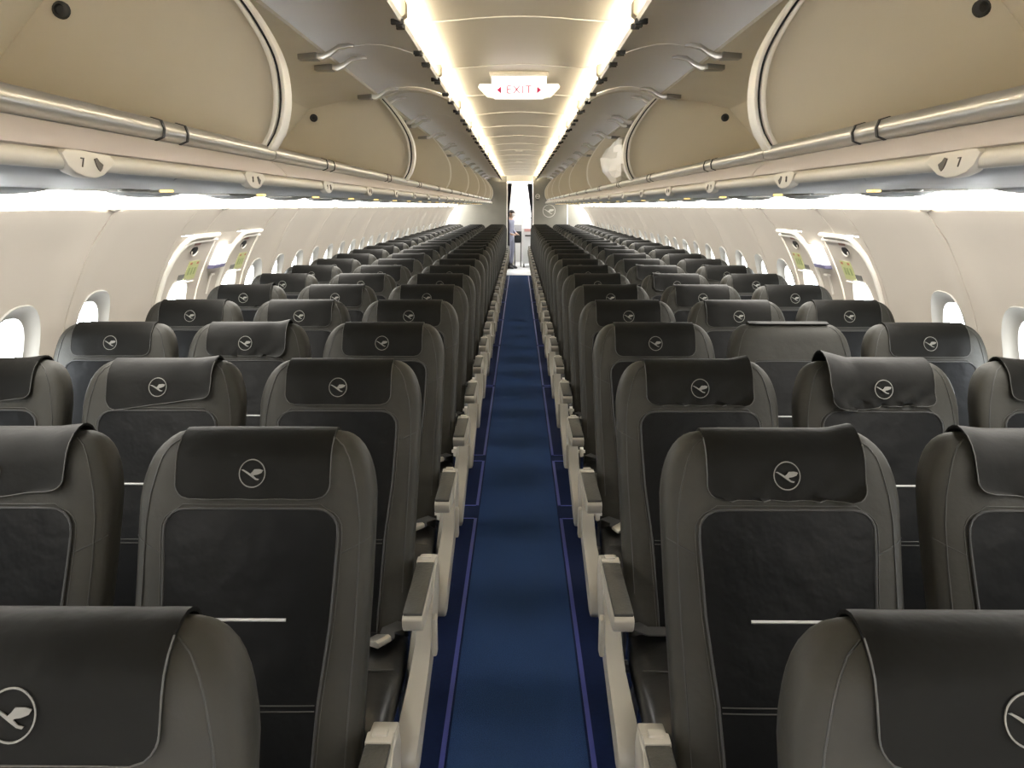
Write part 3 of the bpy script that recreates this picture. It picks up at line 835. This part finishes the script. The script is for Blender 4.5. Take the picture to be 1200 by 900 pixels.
def cover_mesh(kind):
    hw = 0.149; rc = 0.028; L = HTOP - 0.045 - CH0
    G = []; H = []
    angs = [-(PI*0.92)*(1 - i/9) for i in range(9)]
    downs = [0.0, 0.015, 0.03, 0.045, 0.058, 0.068, 0.075, 0.080, 0.084, L]
    downs = [L*k/9 for k in range(6)] + [L - 0.027, L - 0.022, L - 0.016, L - 0.009, L - 0.004, L]
    rr = random.Random({'normal': 1, 'left': 2, 'right': 3, 'wrinkle': 4, 'crumple': 5, 'flipped': 6, 'flare': 8}[kind])
    ph = [rr.uniform(0, 6) for _ in range(6)]
    seq = angs + downs
    if kind == 'flipped': seq = [-(PI*0.92) + (PI*0.56)*i/7 for i in range(8)]
    for s_ in seq:
        w = hw
        if s_ > L - rc and kind != 'flipped':
            d = L - s_
            w = hw - rc + math.sqrt(max(0.0, rc*rc - (rc - d)**2))
        r1 = []; r2 = []
        for j in range(17):
            u = -1 + 2*j/16
            x = w*u
            e = 0.0065
            ss = s_
            fr = max(0.0, s_)/L
            if kind == 'normal':
                e += 0.0015*math.sin(9*u + ph[0])*fr
            elif kind == 'left':
                if s_ >= 0: ss = s_ - 0.016*u*fr; e += 0.0025*math.sin(7*u + ph[1])*fr
                e += 0.012*max(0.0, u - 0.6)/0.4*(0.6 + 0.4*fr)
            elif kind == 'right':
                if s_ >= 0: ss = s_ + 0.016*u*fr; e += 0.0025*math.sin(7*u + ph[1])*fr
                e += 0.012*max(0.0, -u - 0.6)/0.4*(0.6 + 0.4*fr)
            elif kind == 'flare':
                e += 0.002*max(0.0, abs(u) - 0.7)/0.3
            elif kind == 'wrinkle':
                e += fr*(0.004*math.sin(14*u + 5*fr + ph[2]) + 0.003*math.sin(23*u - 4*fr + ph[3])) + 0.010*max(0.0, u - 0.7)/0.3
            elif kind == 'crumple':
                if s_ >= 0: ss = s_ + (0.020*max(0, -u)*fr) - 0.03*fr*max(0.0, -u - 0.55)
                e += 0.005 + fr*(0.006*math.sin(11*u + 6*fr + ph[2]) + 0.005*math.sin(21*u - 7*fr + ph[3])) + 0.020*max(0.0, -u - 0.5)/0.5
                x += 0.010*fr*(1 if u < 0 else 0)*(-u)
            elif kind == 'flipped':
                e += 0.003
            p = cover_pt(x, min(ss, 0.16), e); q = cover_pt(x, min(ss, 0.16), e - 0.005)
            r1.append(p); r2.append(q)
        G.append(r1); H.append(r2)
    me = MB().sheet(G, H).mesh('headrest_cover', M['cover'], 45)
    em = MB()
    if kind == 'flipped': return me, None, None
    # stitched hem
    loop = [r[0] for r in G[6:]] + G[-1][1:-1] + [r[-1] for r in G[:5:-1]]
    hem = MB().tube([(p[0]*1.0, p[1] - 0.0004, p[2]) for p in loop], 0.0012, 5).mesh('hem', M['stitch'])
    return me, loop, hem
def emblem_mesh(tilt=0.0, lift=0.0):
    m = MB(); r = 0.0255; c = (0.0, 1.0705)
    e1 = 0.0085 + lift
    n = 36
    def S3(x, z, e): 
        ct, st = math.cos(tilt), math.sin(tilt)
        X = c[0] + x*ct - z*st; Z = c[1] + x*st + z*ct
        return (X, front(X, Z, e), Z)
    R = []
    for q, e in ((r, e1 - 0.001), (r, e1), (r - 0.0017, e1), (r - 0.0017, e1 - 0.001)):
        R.append([S3(q*math.cos(2*PI*k/n), q*math.sin(2*PI*k/n), e) for k in range(n)])
    m.loft(R, cap=False)
    m.loft([[S3(x*r, z*r, e1) for x, z in BIRD], [S3(x*r, z*r, e1 - 0.0012) for x, z in BIRD]])
    return m.mesh('emblem', M['emblem'])

ME = {}
ME['backrest'] = build_backrest()
G, H = patch(hw_insert, 0.42, 1.006, 0.040, 0.004, 0.010)
ME['insert'] = MB().sheet(G, H).mesh('back_insert', M['insert'], 45)
loop = [r[0] for r in reversed(G)] + G[0][1:-1] + [r[-1] for r in G]
ME['piping'] = MB().tube([(p[0]*1.012, p[1] - 0.0005, p[2] + (0.001 if i > 22 and i < 36 else 0)) for i, p in enumerate(loop)], 0.0026, 6).mesh('piping', M['rubber'])
ME['stitching'] = MB().tube([(p[0]*1.055, front(p[0]*1.055, p[2], 0.0008), p[2] + (0.008 if 22 <= i <= 36 else 0.0)) for i, p in enumerate(loop)], 0.0009, 5).mesh('stitching', M['stitch'])
def hline(h, x0, x1, r, e, m_, name):
    pts = [(x0 + (x1-x0)*k/10, 0, h) for k in range(11)]
    return MB().tube([(x, front(x, h, e), h) for x, _, h in pts], r, 6).mesh(name, m_)
ME['white_strip'] = hline(0.816, -0.076, 0.076, 0.0030, 0.0055, M['stripe'], 'white_strip')
m = MB()
for hh in (0.681, 0.672):
    m.tube([(-0.138 + 0.276*k/10, front(-0.138 + 0.276*k/10, hh, 0.0048), hh) for k in range(11)], 0.0012, 5)
ME['cross_seam'] = m.mesh('cross_seam', M['stitch'])
for sx in (-1, 1):
    m = MB()
    m.tube([(sx*(0.170 + 0.055*k/6), front(sx*(0.170 + 0.055*k/6), 0.925 + 0.004*k, 0.0005), 0.925 + 0.004*k) for k in range(7)], 0.0012, 5)
    ME['side_seam%d' % sx] = m.mesh('side_seam', M['rubber'])
for sx in (-1, 1):
    m = MB()
    pts = [(0.150, 1.125), (0.168, 1.114), (0.180, 1.097), (0.188, 1.075), (0.199, 1.03), (0.205, 0.98), (0.205, 0.9), (0.203, 0.80), (0.199, 0.68), (0.196, 0.55)]
    m.tube([(sx*x, front(sx*x, h, 0.0007), h) for x, h in pts], 0.0016, 5)
    ME['bolster_seam%d' % sx] = m.mesh('bolster_seam', M['seam'])
COV = {}
for kd in ('normal', 'left', 'right', 'wrinkle', 'crumple', 'flipped', 'flare'):
    c, lp_, hem = cover_mesh(kd)
    COV[kd] = (c, hem)
ME['emblem'] = emblem_mesh()
EMB = {'normal': ME['emblem'], 'left': emblem_mesh(0.06, 0.002), 'right': emblem_mesh(-0.06, 0.002), 'wrinkle': emblem_mesh(0.0, 0.006), 'crumple': emblem_mesh(0.0, 0.014), 'flare': emblem_mesh(0, 0.0015)}
# cushion
def build_cushion():
    rings = []
    prof = [(-0.690, 0.405, 0.020, 0.19), (-0.688, 0.408, 0.040, 0.205), (-0.675, 0.412, 0.052, 0.215), (-0.64, 0.414, 0.058, 0.219), (-0.58, 0.414, 0.060, 0.221), (-0.48, 0.412, 0.058, 0.221), (-0.38, 0.408, 0.060, 0.221), (-0.28, 0.410, 0.058, 0.217), (-0.24, 0.410, 0.050, 0.21)]
    n = 36
    for y, zc, hz, w in prof:
        ring = []
        for k in range(n):
            a = 2*PI*k/n
            c, s_ = math.cos(a), math.sin(a)
            ring.append((w*math.copysign(abs(c)**0.5, c), y, zc + hz*math.copysign(abs(s_)**0.6, s_)))
        rings.append(ring)
    return MB().loft(rings).mesh('cushion', M['cushion'], 45)
ME['cushion'] = build_cushion()
ME['cushion_seam'] = MB().tube([(x, -0.47 - 0.03*math.cos(x*8), 0.4715 - 0.010*(abs(x)/0.21)**4) for x in [-0.205 + 0.41*k/14 for k in range(15)]], 0.0022, 5).mesh('cushion_seam', M['piping'])
# armrest (local origin on the side line of the seat)
def arm_mesh():
    body = [(-0.515, 0.602), (-0.508, 0.590), (-0.47, 0.582), (-0.34, 0.578), (-0.20, 0.590), (-0.15, 0.604), (-0.15, 0.622), (-0.20, 0.630), (-0.508, 0.630), (-0.518, 0.622)]
    a = MB().prism(body, 'x', -0.0245, 0.0245).mesh('armrest', M['cream'], 40, bevel=0.004)
    pad = [(-0.508, 0.6285), (-0.235, 0.6285), (-0.235, 0.637), (-0.245, 0.640), (-0.500, 0.640), (-0.508, 0.636)]
    p = MB().prism(pad, 'x', -0.0225, 0.0225).mesh('armrest_pad', M['pad'], 40, bevel=0.002)
    tip = MB().box((-0.0245, -0.236, 0.606), (0.0245, -0.205, 0.641)).box((-0.014, -0.222, 0.610), (0.014, -0.200, 0.646)).mesh('armrest_hub', M['cream'], 40, bevel=0.003)
    return a, p, tip
ME['arm'], ME['arm_pad'], ME['arm_hub'] = arm_mesh()
SHR = [(-0.150, 0.585), (-0.165, 0.622), (-0.235, 0.628), (-0.300, 0.588), (-0.345, 0.535), (-0.385, 0.485), (-0.44, 0.445), (-0.52, 0.418), (-0.60, 0.390), (-0.640, 0.355), (-0.648, 0.315), (-0.625, 0.285), (-0.57, 0.278), (-0.48, 0.310), (-0.38, 0.350), (-0.28, 0.40), (-0.20, 0.475), (-0.16, 0.53)]
def shroud_mesh(s_):
    m = MB()
    xs = [0.0, 0.004, 0.034, 0.040]
    R = []
    for i, x in enumerate(xs):
        sc = 0.985 if i in (0, 3) else 1.0
        ring = []
        for y, z in SHR:
            fl = max(0.0, min(1.0, (0.47 - z)/0.16))
            xx = x + (0.010 + 0.0)*fl if i < 2 else x + 0.034*fl
            ring.append((s_*xx, -0.40 + (y + 0.40)*sc, 0.43 + (z - 0.43)*sc))
        R.append(ring)
    m.loft(R)
    return m.mesh('side_shroud', M['cream'], 50)
ME['shroud'] = {1: shroud_mesh(1), -1: shroud_mesh(-1)}
def shroud_flap(s_):
    return MB().box((min(0, s_*-0.014), -0.40, 0.455), (max(0, s_*-0.014), -0.365, 0.56)).mesh('shroud_flap', M['cream'], 40, bevel=0.006)
ME['flap'] = {1: shroud_flap(1), -1: shroud_flap(-1)}
def leg_mesh():
    f = MB().tube([(0, -0.60, 0.34), (0, -0.61, 0.20), (0, -0.60, 0.012)], 0.014, 8).box((-0.025, -0.635, 0.0), (0.025, -0.565, 0.016)).mesh('leg', M['darkmetal'], 40)
    r = MB().tube([(0, -0.26, 0.36), (0, -0.16, 0.20), (0, -0.10, 0.012)], 0.014, 8).box((-0.025, -0.14, 0.0), (0.025, -0.06, 0.016)).mesh('leg', M['darkmetal'], 40)
    b = MB().tube([(-0.235, -0.58, 0.345), (0.235, -0.58, 0.345)], 0.018, 8).tube([(-0.235, -0.27, 0.350), (0.235, -0.27, 0.350)], 0.018, 8).mesh('seat_beam', M['darkmetal'], 40)
    return f, r, b
ME['leg_f'], ME['leg_r'], ME['beam'] = leg_mesh()
# belts: webbing, metal buckle and cream anchor
def belt_meshes(s_, bx, by):
    """s_ = side of the seat on which the anchor sits"""
    path = [(s_*0.222, -0.285, 0.475), (s_*0.20, -0.30, 0.490), (s_*0.17, -0.325, 0.488), (s_*(bx + 0.02), by + 0.03, 0.482), (s_*bx, by, 0.480)]
    G = []; H = []
    for i, p in enumerate(path):
        a = Vector(path[max(i-1, 0)]); b = Vector(path[min(i+1, len(path)-1)])
        d = (b - a).normalized(); n = Vector((-d.y, d.x, 0)).normalized()*0.022
        G.append([tuple(Vector(p) + n), tuple(Vector(p) - n)])
        H.append([tuple(Vector(p) + n - Vector((0, 0, 0.003))), tuple(Vector(p) - n - Vector((0, 0, 0.003)))])
    web = MB().sheet(G, H).mesh('belt', M['belt'], 60)
    bk = MB().prism([(-0.030, 0.0), (-0.026, 0.010), (0.020, 0.020), (0.030, 0.016), (0.030, 0.004), (0.024, 0.0)], 'y', -0.023, 0.023).mesh('buckle', M['metal'], 30, bevel=0.003)
    an = MB().prism([(-0.012, -0.020), (0.014, -0.016), (0.020, 0.004), (0.008, 0.022), (-0.010, 0.016)], 'x', -0.008, 0.008).box((-0.016, -0.006, -0.004), (0.016, 0.010, 0.008)).mesh('belt_anchor', M['trimwhite'], 30, bevel=0.002)
    return web, bk, an
BELT = {}
for s_ in (1, -1):
    BELT[(s_, 'a')] = belt_meshes(s_, 0.150, -0.375)
    BELT[(s_, 'b')] = belt_meshes(s_, 0.060, -0.345)

SEATX = {'aisle': 0.509, 'middle': 1.018, 'window': 1.526}
VAR = {(-1, 'aisle', 0): 'flare', (1, 'aisle', 0): 'flare', (-1, 'middle', 1): 'left', (1, 'middle', 1): 'right', (1, 'aisle', 1): 'wrinkle',
       (-1, 'middle', 2): 'left', (-1, 'window', 2): 'left', (1, 'middle', 2): 'crumple', (1, 'window', 2): 'right', (-1, 'middle', 3): 'wrinkle', (1, 'middle', 3): 'flipped',
       (1, 'aisle', 2): 'wrinkle', (1, 'middle', 5): 'normal', (-1, 'window', 3): 'normal'}
NROW = 26
rs = random.Random(12)
for row in range(NROW):
    yy = 0.7316 + PITCH*row
    for sx, nm in ((-1, 'left'), (1, 'right')):
        ins = -sx      # direction towards the aisle
        for pos in ('aisle', 'middle', 'window'):
            kd = VAR.get((sx, pos, row))
            if kd is None:
                kd = 'normal' if row < 5 else rs.choice(['normal', 'normal', 'normal', 'normal', 'wrinkle', 'left', 'right'])
                if row >= 5 and kd in ('left', 'right') and rs.random() < 0.5: kd = 'normal'
            desc = {'flipped': 'grey leather %s seat with bare headrest', 'crumple': 'grey leather %s seat with crumpled headrest cover', 'flare': 'grey leather %s seat with flared headrest cover'}.get(kd, 'dark grey leather %s seat')
            if row < 5 and kd in ('left', 'right'): desc = 'grey leather %s seat with crooked headrest cover'
            lab = (desc % pos) + ', %s of the aisle, %s row' % (nm, ORD[row])
            t = thing('cabin_seat', lab, 'seat', (sx*SEATX[pos], yy, 0), 'seat rows %s of the aisle' % nm)
            link('backrest', ME['backrest'], t)
            cov, hem = COV[kd]
            c = link('headrest_cover', cov, t)
            if hem is not None and row < 10: link('hem', hem, c)
            if kd != 'flipped': link('emblem', EMB[kd], c)
            i_ = link('back_insert', ME['insert'], t)
            link('white_strip', ME['white_strip'], i_)
            if row < 8:
                link('piping', ME['piping'], i_); link('cross_seam', ME['cross_seam'], i_)
                link('stitching', ME['stitching'], t); [link('side_seam', ME['side_seam%d' % q], t) for q in (-1, 1)]; [link('bolster_seam', ME['bolster_seam%d' % q], t) for q in (-1, 1)]
            cu = link('cushion', ME['cushion'], t)
            if row < 8: link('cushion_seam', ME['cushion_seam'], cu)
            # armrest on the aisle-ward side
            ax = ins*(0.261 if pos == 'aisle' else 0.2420)
            ar = link('armrest', ME['arm'], t, (ax, 0, 0))
            link('armrest_pad', ME['arm_pad'], ar)
            link('armrest_hub', ME['arm_hub'], ar)
            if pos == 'aisle':
                link('side_shroud', ME['shroud'][-ins], t, (ins*0.288, 0, 0))
                link('shroud_flap', ME['flap'][-ins], t, (ins*0.290, 0, 0))
            if pos in ('aisle', 'window'):
                lx = ins*0.17 if pos == 'aisle' else -ins*0.02
                link('leg', ME['leg_f'], t, (lx, 0, 0)); link('leg', ME['leg_r'], t, (lx, 0, 0))
            link('seat_beam', ME['beam'], t)
            if row < 14:
                kind = 'a' if sx < 0 else ('b' if row % 2 == 0 else 'a')
                wb, bk, an = BELT[(ins, kind)]
                b = link('belt', wb, t)
                bx, by = (0.150, -0.375) if kind == 'a' else (0.060, -0.345)
                k_ = link('buckle', bk, b, (ins*bx, by, 0.479)); k_.rotation_euler = (0, -0.12, -0.45*ins + (rs.random()-0.5)*0.6)
                link('belt_anchor', an, b, (ins*0.226, -0.275, 0.493))

# ================================================================== GALLEY BEYOND THE DOORWAY
gy0, gy1 = YP + 0.05, 23.0
gw = struct(MB().box((-1.8, gy1, 0), (1.8, gy1 + 0.06, 2.3)).obj('wall_galley', M['white']))
gc = struct(MB().box((-1.8, gy0, 2.16), (1.8, gy1, 2.20)).obj('trim_1', M['white']))
MB().box((-0.7, 20.3, 2.140), (0.9, 22.6, 2.158)).obj('light_panel', M['galley'], gc)
for q in (-1, 1):
    struct(MB().box((min(q*1.80, q*1.84), gy0, 0), (max(q*1.80, q*1.84), gy1, 2.2)).obj('wall_galley_left' if q < 0 else 'wall_galley_right', M['white']))
# lavatory wall left; side walls closed, light panel above stands in for door daylight
lv = struct(MB().box((-1.75, 20.95, 0), (-0.125, 22.99, 2.155)).obj('wall_lavatory', M['offwhite']))
MB().box((-0.145, 20.935, 0.0), (-0.118, 20.955, 2.15)).obj('corner_trim', M['trimwhite'], lv)
# galley cabinet on the right
t = thing('galley_cabinet', 'tall white galley cabinet with latched lockers behind the far doorway', 'cabinet', (0.55, 22.2, 0))
MB().box((-0.42, 0.0, 0.0), (0.9, 0.79, 2.13)).obj('body', M['white'], t, bevel=0.004)
for i, (x0, x1, z0, z1) in enumerate(((-0.40, -0.02, 1.62, 2.05), (0.0, 0.4, 1.62, 2.05), (-0.40, -0.02, 1.20, 1.59), (0.0, 0.4, 1.20, 1.59), (-0.40, -0.02, 0.10, 1.10), (0.0, 0.4, 0.10, 1.10))):
    d = MB().box((x0, -0.02, z0), (x1, 0.002, z1)).obj('locker_door', M['white'], t, bevel=0.004)
    MB().box(((x0+x1)/2 - 0.03, -0.034, z0 + 0.03), ((x0+x1)/2 + 0.03, -0.019, z0 + 0.055)).obj('latch', M['darkmetal'], d, bevel=0.002)
# catering trolley
t = thing('catering_trolley', 'white catering trolley with red label band standing in the far galley', 'trolley', (0.250, 20.75, 0))
MB().box((-0.145, 0.0, 0.10), (0.145, 0.78, 1.02)).obj('body', M['white'], t, bevel=0.01)
MB().box((-0.140, -0.012, 0.12), (0.140, 0.002, 0.86)).obj('door', M['white'], t, bevel=0.005)
MB().box((-0.11, -0.016, 0.92), (0.13, 0.0, 0.99)).obj('label_band', mat('pale_red_print', (0.62, 0.34, 0.32, 1), 0.5), t)
MB().box((-0.09, -0.030, 0.80), (0.12, -0.010, 0.835)).obj('handle', M['black'], t, bevel=0.003)
for sx in (-1, 1):
    for y in (0.08, 0.70):
        rings = [[(sx*0.115 + xo, y + 0.05*math.cos(2*PI*q/16), 0.052 + 0.05*math.sin(2*PI*q/16)) for q in range(16)] for xo in (-0.015, 0.015)]
        MB().loft(rings).obj('caster', M['rubber'], t)
# folding stand with a black bag
t = thing('bag_stand', 'folding stand holding a black bag behind the far doorway', 'stand', (-0.025, 21.1, 0))
m = MB(); rings = []
for z, w, d in ((0.62, 0.065, 0.06), (0.66, 0.085, 0.09), (0.75, 0.095, 0.10), (0.88, 0.095, 0.10), (0.92, 0.10, 0.105)):
    rings.append([(w*math.copysign(abs(math.cos(a))**0.5, math.cos(a)), d*math.copysign(abs(math.sin(a))**0.5, math.sin(a)), z) for a in [2*PI*q/20 for q in range(20)]])
m.loft(rings).obj('bag', M['rubber'], t)
for sx in (-1, 1):
    MB().tube([(sx*0.085, -0.08, 0.92), (sx*0.075, 0.08, 0.0)], 0.011, 6).obj('leg', M['black'], t)
    MB().tube([(sx*0.085, 0.09, 0.92), (sx*0.080, -0.10, 0.0)], 0.011, 6).obj('leg', M['black'], t)
MB().box((-0.10, -0.10, 0.915), (0.10, 0.10, 0.93)).box((-0.10, -0.005, 0.93), (0.10, 0.005, 1.08)).obj('frame', mat('grey_panel', (0.28, 0.28, 0.29, 1), 0.5), t)

# ------------------------------------------------------------------ the person in the galley
def skin_obj(name, verts, edges, radii, m_, parent=None, root=0, sub=2):
    me = bpy.data.meshes.new(name)
    me.from_pydata(verts, edges, [])
    o = link(name, me, parent)
    md = o.modifiers.new('skin', 'SKIN'); md.use_smooth_shade = True
    for i, v in enumerate(me.skin_vertices[0].data):
        r = radii[i]
        v.radius = r if isinstance(r, tuple) else (r, r)
        v.use_root = (i == root)
    s_ = o.modifiers.new('sub', 'SUBSURF'); s_.levels = sub; s_.render_levels = sub
    me.materials.append(m_)
    return o
px, py = -0.225, 20.42
person = thing('person', 'person in pale lavender overalls and white face mask standing in far doorway', 'person', (px, py, 0))
person.rotation_euler = (0, 0, math.radians(62))
# facing -y, head bowed; about 1.5 m to the crown
V = [(0,0.02,0.80),(0,0.025,0.95),(0,0.015,1.10),(0,0.0,1.20),(0,-0.02,1.265),(0,-0.045,1.325),(0,-0.06,1.39),(0,-0.055,1.43),
     (-0.075,0.01,0.76),(-0.085,-0.01,0.44),(-0.088,0.03,0.08),(-0.092,-0.08,0.04),
     (0.075,0.01,0.76),(0.085,-0.01,0.44),(0.088,0.03,0.08),(0.092,-0.08,0.04),
     (-0.135,0.01,1.19),(-0.175,0.02,0.96),(-0.13,-0.13,0.86),(-0.10,-0.17,0.86),
     (0.135,0.01,1.19),(0.175,0.02,0.96),(0.13,-0.13,0.86),(0.10,-0.17,0.86)]
E = [(0,1),(1,2),(2,3),(3,4),(4,5),(5,6),(6,7),(0,8),(8,9),(9,10),(10,11),(0,12),(12,13),(13,14),(14,15),(3,16),(16,17),(17,18),(18,19),(3,20),(20,21),(21,22),(22,23)]
R_ = [(0.115,0.085),(0.105,0.08),(0.115,0.085),(0.09,0.07),0.042,0.058,0.078,0.06,0.078,0.052,0.036,0.028,0.078,0.052,0.036,0.028,0.048,0.036,0.027,0.026,0.048,0.036,0.027,0.026]
body = skin_obj('body', V, E, R_, M['skin'], person)
# five fingers on each hand
for sx in (-1, 1):
    fv = []; fe = []; fr_ = []
    for q in range(5):
        bx = sx*(0.085 + 0.010*q) if q < 4 else sx*0.118
        ln = (0.040, 0.050, 0.052, 0.046, 0.030)[q]
        o0 = len(fv)
        yb, zb = (-0.178, 0.868 - 0.004*q) if q < 4 else (-0.160, 0.878)
        fv += [(bx, yb + 0.012, zb), (bx - sx*0.004, yb - ln*0.5, zb - 0.008), (bx - sx*0.010, yb - ln*0.85, zb - 0.022)]
        fe += [(o0, o0+1), (o0+1, o0+2)]; fr_ += [0.0088, 0.008, 0.0068]
    hand = skin_obj('fingers', fv, fe, fr_, M['skin'], body, 0, 1)
    for i, v in enumerate(hand.data.skin_vertices[0].data): v.use_root = (i % 3 == 0)
# overalls: same skeleton, slightly fuller, without head, hands and feet
VO = [V[i] for i in (0,1,2,3)] + [(0,-0.008,1.235)] + [V[i] for i in (8,9)] + [(-0.088,0.028,0.10)] + [V[i] for i in (12,13)] + [(0.088,0.028,0.10)] + [V[i] for i in (16,17)] + [(-0.14,-0.105,0.875)] + [V[i] for i in (20,21)] + [(0.14,-0.105,0.875)]
EO = [(0,1),(1,2),(2,3),(3,4),(0,5),(5,6),(6,7),(0,8),(8,9),(9,10),(3,11),(11,12),(12,13),(3,14),(14,15),(15,16)]
RO = [(0.13,0.10),(0.12,0.092),(0.128,0.097),(0.102,0.08),0.056,0.092,0.068,0.058,0.092,0.068,0.058,0.060,0.047,0.038,0.060,0.047,0.038]
skin_obj('overalls', VO, EO, RO, M['overall'], person)
for sx in (-1, 1):
    m = MB(); rings = []
    for y, z, w, hh in ((0.085, 0.045, 0.030, 0.045), (0.06, 0.075, 0.046, 0.075), (0.01, 0.070, 0.048, 0.070), (-0.05, 0.042, 0.046, 0.042), (-0.12, 0.032, 0.044, 0.032), (-0.155, 0.024, 0.026, 0.022)):
        rings.append([(sx*0.09 + w*math.cos(a), y, max(0.0, z + hh*math.sin(a))) for a in [2*PI*q/14 for q in range(14)]])
    m.loft(rings).obj('shoe', M['black'], person)
h = MB().ellipsoid((0, -0.040, 1.412), (0.080, 0.086, 0.064), 18, 10).ellipsoid((0, 0.000, 1.375), (0.076, 0.058, 0.080), 16, 8).obj('hair', M['hair'], person)
m = MB(); G = []; H = []
for i in range(7):
    a = -1.1 + 2.2*i/6
    G.append([(0.088*math.sin(a), -0.062 - 0.088*math.cos(a) - d, z) for z, d in ((1.378, 0.0), (1.36, 0.014), (1.335, 0.010), (1.315, -0.004))])
    H.append([(0.082*math.sin(a), -0.062 - 0.080*math.cos(a) - d, z) for z, d in ((1.378, 0.0), (1.36, 0.010), (1.335, 0.006), (1.315, -0.004))])
m.sheet(G, H).obj('face_mask', M['mask'], person)
for sx in (-1, 1):
    MB().ellipsoid((sx*0.030, -0.134, 1.392), (0.011, 0.006, 0.006), 10, 6).obj('eye', M['black'], body)
    MB().ellipsoid((sx*0.083, -0.055, 1.375), (0.010, 0.018, 0.028), 10, 6).obj('ear', M['skin'], body)
MB().ellipsoid((0, -0.145, 1.374), (0.011, 0.016, 0.018), 10, 6).obj('nose', M['skin'], body)
